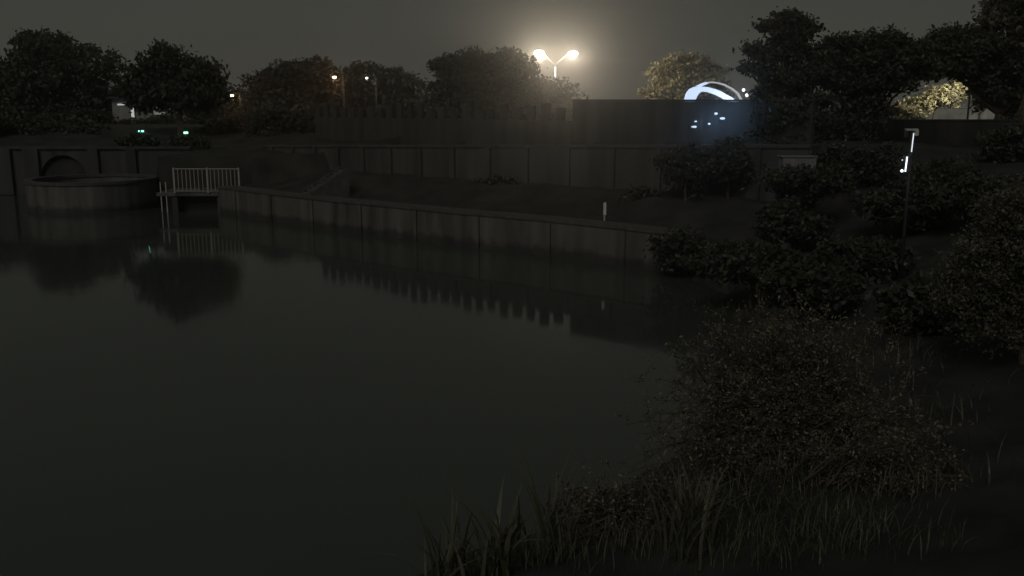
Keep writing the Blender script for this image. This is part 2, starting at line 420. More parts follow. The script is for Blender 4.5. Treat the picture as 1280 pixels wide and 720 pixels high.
# bank stairs
st = empty('bank_stairs', (0, 0, 0), 'concrete steps climbing the grass bank up to the terrace wall', 'stairs')
s0 = atY(384, 262, 46.5); s1 = atY(432, 236, 47.5)
d = (s1 - s0); L = d.xy.length; a = math.atan2(d.y, d.x); mb = MB(); N = 9
z0 = 1.45; z1 = 2.65
for i in range(N):
    t = (i + .5) / N; p = s0.lerp(s1, t); h = z0 + (z1 - z0) * (i + 1) / N
    mb.box((p.x, p.y, (h + .9) / 2), (L / N - .003, 1.1, h - .9), a)
mb.build('steps', M['conc'], st)
for sgn in (-1, 1):
    nrm = Vector((-math.sin(a), math.cos(a), 0)) * sgn * 0.62
    p0 = Vector((s0.x, s0.y, 0)) + nrm; p1 = Vector((s1.x, s1.y, 0)) + nrm
    MB().prism([p0 + Vector((0, 0, 1.1)), p1 + Vector((0, 0, 1.1)), p1 + Vector((0, 0, z1 + .2)), p0 + Vector((0, 0, z0 + .2))], Vector((-math.sin(a), math.cos(a), 0)) * 0.1).build('side_wall', M['cope'], st)

# ------------------------------------------------------------------ round basin
c = atY(113, 250, 54); bc = Vector((c.x, 54.5, 0)); RB = 3.55
rb = empty('round_basin', bc, 'low round concrete basin wall standing in the water at the left', 'basin')
def ring(z0, z1, r0, r1, k=64):
    mb = MB()
    for i in range(k):
        t = 2 * math.pi * i / k; cs, sn = math.cos(t), math.sin(t)
        mb.v += [(r1 * cs, r1 * sn, z0), (r1 * cs, r1 * sn, z1), (r0 * cs, r0 * sn, z1), (r0 * cs, r0 * sn, z0)]
    for i in range(k):
        a_ = i * 4; b_ = ((i + 1) % k) * 4
        for q in range(4): mb.f.append((a_ + q, b_ + q, b_ + (q + 1) % 4, a_ + (q + 1) % 4))
    return mb
ring(-1.2, 1.55, RB - .3, RB).build('wall', M['wetb'], rb)
ring(1.553, 1.72, RB - .36, RB + .07).build('coping', M['cope'], rb)
mb = MB().tube([(0, 0, -1), (0, 0, 1.0)], RB - .31, 48); mb.build('fill', M['soil'], rb)

# ------------------------------------------------------------------ culvert headwall
hw = empty('culvert_headwall', (0, 62, 0), 'concrete headwall with a dark arched culvert mouth behind the round basin', 'culvert')
xa = atY(-240, 200, 62).x; xb = H1.x; xc = atY(78, 200, 62).x; rr = 1.5; ztop = 3.05; zs = 1.15; th = 0.4
mb = MB()
poly = [(xa, -1.2), (xc - rr, -1.2)] + [(xc - rr * math.cos(math.pi * i / 16), zs + rr * math.sin(math.pi * i / 16)) for i in range(17)] + [(xc + rr, -1.2), (xb, -1.2), (xb, ztop), (xa, ztop)]
mb.prism([Vector((x, 0, z)) for x, z in poly], (0, th, 0)); mb.build('wall', M['conc2'], hw)
mb = MB(); k = 16; depth = 2.5
for i in range(k + 1):
    t = math.pi * i / k; x = xc - (rr - .02) * math.cos(t); z = zs + (rr - .02) * math.sin(t)
    mb.v += [(x, .01, z), (x, depth, z)]
for i in range(k): mb.f.append((2 * i, 2 * i + 1, 2 * i + 3, 2 * i + 2))
nv = len(mb.v); mb.v += [(xc - rr, depth, -1), (xc + rr, depth, -1), (xc + rr, depth, 3), (xc - rr, depth, 3)]; mb.f.append((nv, nv + 1, nv + 2, nv + 3))
mb.build('culvert_barrel', M['dwall'], hw)
MB().box(((xa + xb) / 2, .15, ztop + .083), (xb - xa + .2, .62, .16)).build('coping', M['conc2'], hw)
for px, w in ((6, 1.0), (40, 1.05), (118, 0.7), (165, .7)):
    MB().box((atY(px, 200, 62).x, -.13, 1.55), (w, .25, 3.05)).build('buttress', M['conc2'], hw, bevel=.02)

# ------------------------------------------------------------------ sluice gate
gx0, gx1 = atY(222, 240, 52).x, atY(273, 240, 52).x
sg = empty('sluice_gate', ((gx0 + gx1) / 2, 52, 0), 'concrete sluice with a dark gate opening at the water under the railing', 'sluice gate')
w = gx1 - gx0
MB().box((0, 1.2, 1.02), (w + 2.2, 3.0, 0.2)).build('deck', M['conc'], sg, bevel=.02)
MB().box((-w / 2 - .12, 0.9, -.15), (.3, 2.2, 2.1)).build('side_wall', M['conc2'], sg)
MB().box((w / 2 + .12, 0.9, -.15), (.3, 2.2, 2.1)).build('side_wall', M['conc2'], sg)
gl = MB().box((0, 0.6, 0.1), (w - .06, .12, 1.5)).build('gate_leaf', M['black'], sg)
mbx = MB()
for i in range(4): mbx.box((0, .51, -.4 + i * .38), (w - .06, .06, .07))
mbx.build('stiffener', M['dark'], gl)
MB().tube([(0, .6, .85), (0, .6, 1.9)], .04).build('lifting_screw', M['dark'], sg)
for dx in (-w / 2 - .85, -w / 2 - .55):
    MB().tube([(dx, -.25, -.4), (dx, -.25, 1.7)], .035).build('guide_pipe', M['steel'], sg)

rl = empty('railing', (gx0, 51.6, 1.12), 'cream painted steel railing with close vertical bars on top of the sluice', 'railing')
RW = atY(298, 210, 51.6).x - gx0; RH = 1.35
for x in (0, RW * .515, RW): MB().box((x, 0, RH / 2 + .02), (.10, .10, RH + .06)).build('post', M['rail'], rl, bevel=.01)
MB().tube([(.05, 0, RH - .02), (RW - .05, 0, RH - .02)], .028).build('top_rail', M['rail'], rl)
MB().tube([(.05, 0, .10), (RW - .05, 0, .10)], .022).build('bottom_rail', M['rail'], rl)
n_ = 16
for i in range(1, n_):
    if i == 8: continue
    x = RW * i / n_; MB().tube([(x, 0, .12), (x, 0, RH - .05)], .026, 6).build('baluster', M['rail'], rl)

# ------------------------------------------------------------------ small things on the bank
p = atY(996, 210, 34); p.z = hz(p.x, p.y)
ub = empty('utility_cabinet', (p.x, p.y, 3.42), 'pale grey box shaped cabinet on a plinth on the dark right bank', 'cabinet')
MB().box((0, 0, .36), (1.22, .6, .62)).build('body', M['gpaint'], ub, bevel=.02)
MB().box((0, 0, .70), (1.3, .7, .05)).build('roof', M['gpaint'], ub, bevel=.01)
MB().box((0, 0, -.55), (1.3, .7, 1.18)).build('plinth', M['conc2'], ub)
for s in (-1, 1):
    dd = MB().box((s * .305, -.306, .36), (.59, .02, .56)).build('door', M['gpaint'], ub)
    MB().box((s * .06, -.325, .38), (.02, .02, .1)).build('handle', M['black'], dd)

q = atY(756, 261, 36.5)
sgp = empty('staff_gauge', (q.x, q.y, q.z - .28), 'small white board on a post standing above the retaining wall', 'gauge board')
MB().box((0, 0, .28), (.11, .03, .5)).build('board', M['white'], sgp)
MB().tube([(0, .05, -1.2), (0, .05, .5)], .03).build('post', M['steel'], sgp)

# ------------------------------------------------------------------ lamps
def lamp_light(loc, power, color, parent=None, r=0.15, name='lamp_light', spot=None, aim=None):
    l = bpy.data.lights.new(name, 'SPOT' if spot else 'POINT'); l.energy = power; l.color = color; l.shadow_soft_size = r
    o = bpy.data.objects.new(name, l); COL.objects.link(o); o.location = loc
    if spot: l.spot_size = spot; l.spot_blend = 0.7
    if aim is not None: o.rotation_euler = Vector(aim).to_track_quat('-Z', 'Y').to_euler()
    if parent: o.parent = parent
    return o
E_warm = emis('warm_lamp_glass', (1.0, 0.86, 0.62), 160)
E_orange = emis('orange_lamp_glass', (1.0, 0.62, 0.32), 18)
E_white = emis('white_lamp_glass', (1.0, 0.93, 0.78), 8)
E_green = emis('green_lamp_glass', (0.25, 1.0, 0.72), 3)
E_blue = emis('blue_white_panel', (0.56, 0.72, 1.0), 0.95)
E_led = emis('cold_led', (0.8, 0.9, 1.0), 2.2)
E_spot = emis('cold_spot_lens', (0.75, 0.9, 1.0), 0.75)

# double street lamp
YL = 105.0
hl = atY(674, 67, YL); hr = atY(716, 68, YL); cxl = atY(694, 90, YL).x; topz = atY(694, 76, YL).z
sl = empty('street_lamp', (cxl, YL, 4.3), 'tall double armed street lamp with two glaring heads above the wall', 'street lamp')
gz = 4.3
MB().tube([(0, 0, -.1), (0, 0, 3.0), (0, 0, topz - gz - .6)], [.14, .11, .08], 10).build('pole', M['gpaint'], sl, smooth=True)
for h, sgn in ((hl, -1), (hr, 1)):
    hx = h.x - cxl; hzz = h.z - gz
    arm = MB().tube([(0, 0, topz - gz - .65), (sgn * .35, 0, topz - gz - .1), (sgn * .9, 0, topz - gz + .35), (hx * .85, 0, hzz + .28)], [.07, .06, .05, .045], 8).build('arm', M['gpaint'], sl, smooth=True)
    hd = MB().box((hx, 0, hzz + .25), (.95, .42, .16)).build('lamp_head', M['steel'], sl, bevel=.05)
    MB().sphere((hx, 0, hzz + .08), .5, 14, .5).build('lamp_glass', E_warm, hd)
    lamp_light((hx, 0, hzz - .22), 4800, (1.0, 0.84, 0.64), sl, .25)

def pole_lamp(px, py, Y, gm, power, col, label, r=.18, arm=0.8, grp=None):
    h = atY(px, py, Y); base = 4.2
    o = empty('street_lamp', (h.x, Y, base), label, 'street lamp', grp); H = h.z - base
    MB().tube([(arm, 0, -.1), (arm, 0, H * .7), (arm, 0, H + .2)], [.09, .07, .05], 8).build('pole', M['dark'], o)
    MB().tube([(arm, 0, H + .2), (arm * .5, 0, H + .28), (0, 0, H + .22)], .035, 6).build('arm', M['dark'], o)
    hd = MB().box((0, 0, H + .16), (.5, .28, .12)).build('lamp_head', M['dark'], o, bevel=.02)
    MB().sphere((0, -.03, H + .03), r, 10, .7).build('lamp_glass', gm, hd)
    if power: lamp_light((0, -.1, H - .2), power, col, o, .15)
    return o
pole_lamp(289.5, 120, 90, E_orange, 70, (1, .55, .25), 'small orange street lamp in the gap between two left tree crowns', r=.2)
pole_lamp(418, 97, 88, E_orange, 80, (1, .55, .25), 'small orange street lamp shining among the middle trees', r=.17)
pole_lamp(458.5, 98, 88, E_white, 20, (1, .93, .8), 'tiny white lamp in the tree crown beside the orange lamp', r=.11)

# low lights under the left trees
def marker(px, py, Y, gm, label, cat, grp=None, w=.3, h=.12, power=0, col=(1, 1, 1)):
    p = atY(px, py, Y); b = hz(p.x, Y)
    o = empty('marker_light', (p.x, Y, b), label, cat, grp); H = p.z - b
    MB().tube([(0, .08, -.1), (0, .08, H + h)], .035, 6).build('post', M['dark'], o)
    MB().box((0, .04, H), (w + .1, .12, h + .08)).build('housing', M['black'], o)
    MB().box((0, -.035, H), (w, .02, h)).build('lens', gm, o)
    if power: lamp_light((0, -.25, H), power, col, o, .08)
    return o
marker(176.5, 164, 65, E_green, 'left green lit sign light low under the left trees', 'light', 'pair of green lights', .36, .1, 5, (.3, 1, .7))
marker(232.5, 166, 65, E_green, 'right green lit sign light low under the left trees', 'light', 'pair of green lights', .28, .13, 5, (.3, 1, .7))
marker(437.5, 153.5, 75, E_white, 'small white light low in the hedge below the middle trees', 'light', None, .17, .17, 12, (1, .95, .8))

# pale building with a lit window behind the left trees
pb = atY(188, 150, 88); bx = empty('pale_building', (pb.x, 88, 4.2), 'low pale building with a lit window half hidden by the left trees', 'building')
MB().box((0, 1.5, 1.15), (7.0, 3.0, 2.3)).build('wall', M['pale'], bx)
MB().box((0, 1.4, 2.38), (7.6, 3.8, .16)).build('roof', M['dark'], bx)
E_win = emis('lit_window', (0.9, 0.95, 0.95), 0.45); E_foliage = emis('foliage_glow', (0.8, 0.8, 0.75), 0.10)
wx = atY(166.5, 146, 88).x - pb.x
fr = MB().box((wx, -.02, 1.0), (.5, .06, 1.1)).build('window', M['dark'], bx); MB().box((wx, -.06, 1.0), (.28, .03, .9)).build('pane', E_win, fr)
wx = atY(203, 144, 88).x - pb.x
fr = MB().box((wx, -.02, 1.2), (1.8, .06, .9)).build('window', M['dark'], bx); MB().box((wx, -.06, 1.2), (1.6, .03, .75)).build('pane', E_foliage, fr)  # added pane; its glow stands in for a patch of lit foliage
MB().box((atY(152, 133, 88).x - pb.x, -.1, 1.75), (.6, .2, .14)).build('lamp', E_win, bx)

# illuminated arch beyond the wall
YA = 88.0
base = atY(885, 122, YA); az = 4.3
ar = empty('illuminated_arch', (base.x, YA, az), 'glowing blue white arched canopy rising behind the dark wall', 'arch canopy')
def pp(x, y): v = atY(x, y, YA); return Vector((v.x - base.x, 0, v.z - az))
big = [(857.6, 123), (859.4, 116.7), (863.3, 111.4), (868.9, 108.6), (876.7, 108.1), (885.5, 109.0), (895.5, 111.7), (902.2, 114.6), (907.8, 118), (914.5, 121.6), (930, 132), (919, 132), (903.3, 121.9), (895.5, 118.2), (886.7, 115), (878.5, 113.9), (874.6, 116.1), (871.4, 120.5), (866, 134), (856, 134)]
MB().prism([pp(*q) for q in big], (0, .9, 0)).build('large_band', E_blue, ar)
sm = [(876, 107.4), (884.2, 103.4), (890, 101.7), (897.8, 101.0), (906.7, 102.3), (915.5, 105.1), (924, 109.5), (932, 116), (936, 124), (934.6, 124), (931, 117.2), (923, 110.9), (915, 106.6), (906.5, 103.8), (897.8, 102.7), (891, 104.0), (886, 106.2), (883, 107.6)]
MB().prism([pp(*q) + Vector((0, 2.5, 0)) for q in sm], (0, .7, 0)).build('thin_band', emis('dim_panel', (.75, .76, .8), .38), ar)
sm2 = [(876, 107.4), (884.2, 103.4), (890, 101.7), (892, 103.9), (886, 106.2), (882, 107.6)]
MB().prism([pp(*q) + Vector((0, 2.42, 0)) for q in sm2], (0, .06, 0)).build('bright_end', E_blue, ar)
for x, y in ((928.1, 112.6), (932.2, 119)):
    v = pp(x, y); MB().sphere((v.x, -.4, v.z), .15, 10).build('spot_lens', E_led, ar)
lamp_light((2.0, -1.5, 1.2), 350, (.6, .75, 1), ar, .5)

# cold floodlights on the bank in front of the wall
for (x, y, w, h, lab) in ((870.5, 158.5, .62, .13, 'widest cold white floodlight, lowest of the five on the wall'), (871, 151.8, .3, .10, 'cold white floodlight just above the widest one'),
                     (886.5, 154.8, .16, .1, 'faint small cold light right of the widest floodlight'), (895, 142, .2, .13, 'highest cold white light on the dark wall'),
                     (903, 148, .3, .13, 'rightmost cold white light on the dark wall')):
    J2 = None
    xx = atY(x, y, 42).x
    pz = on_line(xx); Yw = (pz.y if pz else 42) - .30; v = atY(x, y, Yw)
    o = empty('floodlight', (v.x, Yw, v.z), lab, 'floodlight', 'cold floodlights on the dark wall')
    MB().box((0, .05, 0), (w * .9 + .06, .14, h + .05)).build('housing', M['black'], o, bevel=.01)
    lz = MB().sphere((0, 0, 0), 1, 12); lz.v = [(x_ * w * .42, y_ * .05 - .03, z_ * h * .42) for x_, y_, z_ in lz.v]; lz.build('lens', E_spot, o, smooth=True)
    MB().box((0, .20, 0), (.05, .18, .05)).build('bracket', M['dark'], o)
    lamp_light((0, -1.3, .2), 11, (.3, .55, 1), o, .1)  # fill set well off its fixture, added to tint the wall blue

# pole with cold tube light at the right
YP = 24.0
pt = atY(1141, 163, YP); pbm = atY(1127, 345, YP)
lp = empty('lamp_pole', (pt.x, YP, hz(pt.x, YP)), 'slim steel pole with a cold white tube light on the dark right bank', 'lamp pole')
b0 = hz(pt.x, YP); T = pt.z - b0
MB().tube([(0, 0, -.2), (0, 0, T * .5), (0, 0, T)], [.05, .045, .04], 10).build('pole', M['dark'], lp, smooth=True)
MB().box((-.03, 0, T + .02), (.3, .12, .05)).build('cross_bar', M['steel'], lp)
MB().box((.1, 0, T - .06), (.08, .1, .14)).build('bracket', M['steel'], lp)
MB().box((-.16, 0, T - .08), (.06, .1, .18)).build('bracket', M['dark'], lp)
v = atY(1132, 205.5, YP); cab = MB().box((v.x - pt.x + .02, -.0, v.z - b0), (.14, .12, .46)).build('control_box', M['dark'], lp, bevel=.01)
MB().tube([(v.x - pt.x - .03, -.085, v.z - b0 - .18), (v.x - pt.x - .01, -.085, v.z - b0 + .2)], .018, 8).build('glow_strip', E_led, cab)
v = atY(1139, 178, YP); MB().tube([(v.x - pt.x - .0, -.065, v.z - b0 - .24), (v.x - pt.x + .02, -.06, v.z - b0 + .24)], .014, 8).build('glow_strip', emis('pole_glow', (.8, .9, 1), 1.0), lp)  # added strip; its glow stands in for lamp light on the upper pole
v = atY(1127, 213.5, YP); MB().sphere((v.x - pt.x, -.02, v.z - b0), .038, 10).build('lens', E_led, lp)
v = atY(1127.5, 200, YP); MB().sphere((v.x - pt.x, -.02, v.z - b0), .02, 8).build('indicator', emis('dim_led', (.8, .85, 1), .5), lp)
lamp_light((-.26, -.2, atY(1130, 195, YP).z - b0), 0.9, (.75, .87, 1), lp, .03)

# mast with lantern heads behind the right wall
YM = 56.0
v = atY(1230, 84, YM); mz = 4.4
lm = empty('lantern_mast', (v.x, YM, mz), 'grey unlit mast with a forked lantern top behind the right wall', 'mast'); H = v.z - mz
MB().tube([(0, 0, -.2), (0, 0, H)], [.09, .05], 8).build('pole', M['steel'], lm)
MB().prism([Vector((-.16, -.1, H - .75)), Vector((.16, -.1, H - .75)), Vector((.05, -.1, H - 1.6)), Vector((-.05, -.1, H - 1.6))], (0, .2, 0)).build('lantern', M['pale'], lm)
MB().tube([(0, 0, H - 1.5), (.3, 0, H - .7)], .035, 6).build('fork_arm', M['steel'], lm)
MB().box((0, 0, H - .2), (.22, .22, .2)).build('cap', M['steel'], lm)

# pale garden wall + lamp behind right wall
gw = atY(1180, 142, 64)
M['plaster2'] = mat('light_plaster', (0.5, 0.52, 0.46), var=.15)
gwo = empty('garden_wall', (gw.x, 64, 3.8), 'pale lit garden wall seen over the dark right wall', 'wall')
MB().box((0, 0, .75), (7.5, .2, 2.35)).build('wall', M['plaster2'], gwo)
MB().box((0, 0, 1.97), (7.6, .3, .08)).build('coping', M['white'], gwo)
hp = atY(1214, 100, 57)
ho = empty('street_lamp', (hp.x, 57, 4.2), 'dark slim lamp post beside the lit foliage behind the right wall', 'street lamp'); H = hp.z - 4.2
MB().tube([(0, 0, -.1), (0, 0, H)], [.07, .05], 8).build('pole', M['dark'], ho)
MB().box((-.15, 0, H + .12), (.45, .3, .1)).build('lamp_head', M['dark'], ho)
lamp_light((-.15, 0, H - .1), 800, (1, .94, .75), ho, .12, spot=R(150), aim=(-.7, 1, -.35))

# ------------------------------------------------------------------ trees
GL = 4.0
def T(name, px, blobs_px, Y, n, leaf, m, label, basez=GL, **kw):
    bl = [pxblob(x, y, w, h, Y, kw.get('dp', .8)) for (x, y, w, h) in blobs_px]; kw.pop('dp', None)
    return tree(name, (atY(px, 150, Y).x, Y, basez), bl, n, leaf, m, label, **kw)
gB = 'trees beyond the far bank'
T('broad_tree', 62, [(60, 80, 40, 38), (25, 95, 38, 36), (100, 90, 40, 32), (-15, 115, 42, 36), (60, 120, 66, 36), (130, 108, 28, 34), (-45, 130, 40, 36), (110, 138, 42, 26), (20, 145, 48, 22), (75, 62, 26, 17), (38, 56, 20, 12)], 94, 26000, .24, M['leafd'], 'broad dark tree with a high rounded crown at the far left', group=gB, trunk_r=.35, clump=.9)
T('broad_tree', 225, [(208, 92, 26, 30), (178, 108, 26, 28), (245, 100, 30, 26), (254, 114, 20, 20), (225, 118, 58, 22), (206, 74, 15, 14), (256, 92, 16, 12)], 69, 16000, .19, M['leafd'], 'dark tree with a small pointed top, second from the left', group=gB, trunk_r=.25, clump=.7)
T('broad_tree', 365, [(365, 108, 40, 30), (335, 116, 28, 26), (395, 104, 30, 26), (350, 98, 26, 16), (380, 92, 30, 13), (365, 140, 62, 24), (318, 140, 22, 22), (412, 90, 14, 8)], 100, 16000, .25, M['leafd'], 'flat topped dark tree left of the small orange lamp', group=gB, trunk_r=.3, clump=.8)
T('broad_tree', 455, [(450, 106, 36, 22), (480, 108, 34, 22), (505, 118, 24, 20), (452, 92, 24, 10), (470, 140, 58, 24), (430, 122, 26, 26), (518, 103, 10, 8)], 104, 14000, .25, M['leafd'], 'low wide tree right of the small orange lamp', group=gB, trunk_r=.3, clump=.8)
T('broad_tree', 600, [(575, 92, 28, 18), (610, 84, 34, 17), (640, 92, 30, 24), (600, 115, 52, 26), (650, 120, 36, 28), (560, 125, 26, 26), (620, 145, 60, 24), (675, 132, 24, 26), (598, 74, 22, 7), (556, 86, 14, 8), (632, 72, 18, 8), (660, 108, 26, 22), (572, 80, 22, 8), (648, 88, 14, 7), (690, 122, 20, 24)], 82, 20000, .21, M['leafd'], 'dark spreading tree left of the double street lamp', group=gB, trunk_r=.3, clump=.75)
T('broad_tree', 700, [(692, 138, 20, 22), (665, 145, 26, 22), (705, 150, 14, 20)], 84, 5000, .2, M['leafm'], 'small low tree under the double street lamp', group=gB, trunk_r=.18, clump=.6)
T('round_tree', 860, [(858, 92, 30, 24), (832, 104, 22, 24), (880, 98, 22, 22), (848, 84, 18, 14), (870, 82, 16, 12), (860, 118, 46, 22), (893, 112, 12, 16), (822, 116, 15, 14)], 108, 16000, .22, M['leafy'], 'round tree lit yellow by the street lamp behind the wall', group=gB, trunk_r=.28, clump=.6)

gR = 'dark trees on the right'
T('tall_tree', 985, [(986, 21, 15, 8), (974, 33, 22, 7), (1006, 37, 16, 8), (986, 50, 26, 9), (950, 62, 16, 5), (968, 71, 26, 8), (1006, 66, 28, 15), (940, 86, 13, 4), (968, 95, 18, 8), (1006, 100, 38, 22), (964, 116, 17, 8), (990, 140, 46, 26), (964, 146, 20, 18), (985, 172, 44, 22)], 42, 14000, .115, M['leafd'], 'tall layered tree with a ragged top standing before the dark wall', basez=3.2, group=gR, trunk_r=.2, clump=.38, shell=.35)
T('broad_tree', 1090, [(1060, 72, 36, 26), (1100, 66, 38, 22), (1130, 76, 34, 22), (1075, 100, 46, 28), (1078, 132, 30, 28), (1060, 160, 40, 26), (1120, 56, 22, 12), (1052, 56, 18, 12), (1100, 96, 34, 14), (1120, 100, 22, 12), (1150, 90, 28, 11)], 46, 26000, .12, M['leafd'], 'wide dense dark tree right of the tall layered one', basez=3.4, group=gR, trunk_r=.22, clump=.42, shell=.4)
T('broad_tree', 1250, [(1180, 62, 34, 22), (1215, 62, 34, 26), (1256, 64, 34, 30), (1270, 95, 36, 36), (1165, 78, 24, 16), (1195, 82, 32, 14), (1240, 110, 26, 28), (1275, 130, 22, 20), (1300, 60, 40, 50), (1225, 92, 18, 18)], 50, 26000, .13, M['leafd'], 'dark tree reaching over the pale garden wall on the right', basez=3.8, group=gR, trunk_r=.25, clump=.45, shell=.4)
T('broad_tree', 1290, [(1265, 14, 32, 16), (1290, -10, 40, 26), (1245, 24, 18, 9), (1300, 40, 30, 30)], 40, 9000, .11, M['leafm'], 'overhanging branches of a tree in the top right corner', basez=3.0, group=gR, trunk_r=.22, clump=.4, shell=.3)
T('flowering_bush', 1165, [(1176, 119, 22, 9), (1196, 118, 15, 13), (1158, 126, 22, 7), (1200, 108, 14, 7), (1144, 133, 16, 6)], 60, 5000, .13, M['leafy'], 'pale green lamp lit foliage above the garden wall', basez=4.0, trunk_r=.08, clump=.35, cat='bush')
T('round_bush', 1130, [(1132, 141, 16, 9), (1122, 145, 9, 8), (1143, 145, 10, 6)], 58, 1500, .12, M['leafy'], 'small lamp lit bush at the left end of the garden wall', basez=4.0, trunk_r=.05, clump=.3, cat='bush')

# hedge shrubs that close the view behind the parapet
hx = [(-20, 160, 40, 18, 'large dark shrub at the left edge above the culvert'), (45, 166, 36, 15, 'dark shrub above the culvert mouth'), (110, 168, 34, 14, 'dark shrub above the right end of the culvert wall'),
      (170, 181, 30, 8, 'low dark shrub under the left green light'), (225, 182, 32, 8, 'low dark shrub under the right green light'), (285, 166, 34, 18, 'dark shrub left of the parapet below the gap in the trees'),
      (345, 160, 36, 22, 'dark shrub behind the start of the parapet'), (405, 160, 34, 24, 'dark shrub below the small orange lamp among middle trees'), (470, 158, 38, 24, 'dark shrub right of the small white hedge light'),
      (535, 156, 38, 26, 'dark shrub below the gap right of the low wide tree')]
hx += [(176, 178, 14, 6, 'low shrub added to screen the left green light from the water'), (233, 181, 14, 6, 'low shrub added to screen the right green light from the water'), (160, 157, 26, 7, 'low far shrub before the pale building'), (15, 150, 44, 22, 'large far shrub under the broad leftmost tree'), (95, 152, 40, 20, 'far shrub left of the pale building'), (262, 152, 36, 24, 'far shrub right of the right green light'), (206, 156, 22, 9, 'low far shrub between the two green lights'), (325, 153, 30, 18, 'far shrub under the gap with the small orange lamp')]  # the first two are added to hide the green lights' reflections
for i, (x, y, w, h, lab) in enumerate(hx):
    Y = 63.6 if i in (10, 11) else 86 if i >= 12 else 72 if 1 <= i <= 5 else 70
    bl = [pxblob(x + random.uniform(-.4, .4) * w, y + random.uniform(-.25, .3) * h, w * random.uniform(.5, .8), h * random.uniform(.55, .9), Y) for _ in range(5)]
    tree('shrub', (atY(x, 150, Y).x, Y, hz(atY(x, 150, Y).x, Y)), bl, 4200, .17, M['leafd'], lab, cat='shrub', group='shrubs along the far bank', trunk_r=.08, clump=.5)
# far wood
bl = [pxblob(x, 134 + random.uniform(-5, 4), 28, 22 + random.uniform(-3, 3), 150 + random.uniform(-6, 10)) for x in range(-60, 720, 22)]
P = crown_pts(bl, 26000, 1.3, per=20); fo = quads('distant_woodland', leaf_quads(P, .42), M['leafd']); tag(fo, 'far dark woodland closing the gaps between the trees', 'woodland', kind='stuff')

# shrubs on the dark right bank
for i, (x, y, w, h, Y, lab) in enumerate([(930, 205, 42, 26, 40, 'dark shrub left of the pale grey cabinet'), (1065, 215, 46, 34, 36, 'dark shrub right of the pale grey cabinet'), (1180, 235, 50, 36, 33, 'dark shrub behind the slim lamp pole'),
                              (868, 318, 52, 30, 32, 'dark low shrub at the right end of the retaining wall'), (990, 285, 52, 34, 30, 'dark wide shrub on the slope below the cabinet'), (1260, 190, 36, 34, 36, 'dark shrub at the right edge under the boundary wall'),
                              (1080, 320, 54, 34, 25, 'dark shrub on the slope left of the lamp pole foot'), (858, 208, 26, 32, 38, 'low dark shrub added to screen the left cold floodlights from the water'), (912, 206, 42, 34, 38, 'low dark shrub added to screen the right cold floodlights from the water'), (820, 250, 36, 16, 40, 'dark low shrub right of the white board'), (640, 232, 40, 14, 46, 'dark low shrub before the terrace wall under the street lamp'),  # floodlight shrubs are added to block their reflections in the water
 (1130, 262, 60, 30, 30, 'wide dark thicket left of the lamp pole'), (1010, 228, 60, 22, 32.5, 'low dark shrub at the foot of the cabinet'), (940, 330, 60, 30, 26, 'dark shrub on the shore above the large foreground bush'), (1020, 362, 60, 34, 21, 'dark thicket behind the large foreground bush'), (1150, 385, 50, 36, 19, 'dark shrub in front of the lamp pole foot'), (1230, 250, 50, 36, 28, 'dark shrub just behind the rounded dense shrub')]):
    c = atY(x, y, Y); bl = [pxblob(x + random.uniform(-.5, .5) * w, y + random.uniform(-.3, .3) * h, w * random.uniform(.5, .8), h * random.uniform(.5, .85), Y) for _ in range(5)]
    tree('shrub', (c.x, Y, hz(c.x, Y)), bl, 6000, .09, M['leafd'], lab, cat='shrub', group='shrubs on the right bank', trunk_r=.05, clump=.28, shell=.4)

# near right rounded shrub
Y = 15.5
bl = [pxblob(1255, 330, 66, 62, Y), pxblob(1290, 280, 60, 62, Y), pxblob(1215, 345, 44, 48, Y), pxblob(1320, 320, 80, 90, Y), pxblob(1262, 285, 40, 40, Y), pxblob(1235, 390, 60, 50, Y)]
tree('rounded_shrub', (bl[0][0] + .5, Y, hz(bl[0][0] + .5, Y)), bl, 42000, .036, M['leafm'], 'rounded dense shrub at the right edge, faintly lit', cat='shrub', trunk_r=.06, clump=.2, shell=.6)

# foreground sprawling bush
def spray_bush(name, base, tips, label, m, leaf=.035, per=75):
    base = Vector(base); root = empty(name, base, label, 'bush'); mb = MB(); pts = []
    for tip in tips:
        tip = Vector(tip) - base; st = Vector((random.uniform(-1.2, 1.2), random.uniform(-.6, .6), 0)); L = []
        for i in range(8):
            t = i / 7; p = st.lerp(tip, t); p.z += math.sin(t * math.pi) * .22; p += Vector((random.uniform(-1, 1), random.uniform(-1, 1), random.uniform(-1, 1))) * .05; L.append(p)
        mb.tube(L, [.013 - .0012 * i for i in range(8)], 5)
        for _ in range(7):
            t = random.uniform(.3, 1); i = min(6, int(t * 7)); p = L[i].lerp(L[i + 1], t * 7 - i)
            q = p + Vector((random.gauss(0, .2), random.gauss(0, .2), random.gauss(.08, .16)))
            mb.tube([p, p.lerp(q, .5) + Vector((0, 0, .03)), q], [.005, .004, .002], 4)
            for _ in range(per // 7):
                s = random.random(); pts.append(p.lerp(q, s) + Vector((random.gauss(0, .035), random.gauss(0, .035), random.gauss(0, .035))))
    quads('foliage', leaf_quads(np.array([tuple(p) for p in pts]), leaf, .45, .75), m, root)
    mb.build('stem', M['bark'], root)
    return root
def bush_tips(cx, cy, rx, ry, Y, n, spread=.9):
    out = []
    for _ in range(n):
        a = random.uniform(0, 2 * math.pi); r = min(1.45, abs(random.gauss(0, .75)) + .1)
        x = cx + rx * r * math.cos(a); y = cy + ry * r * math.sin(a); out.append(atY(x, y, Y + random.uniform(-spread, spread)))
    return out
bY = 12.6; bc_ = atY(990, 640, bY)
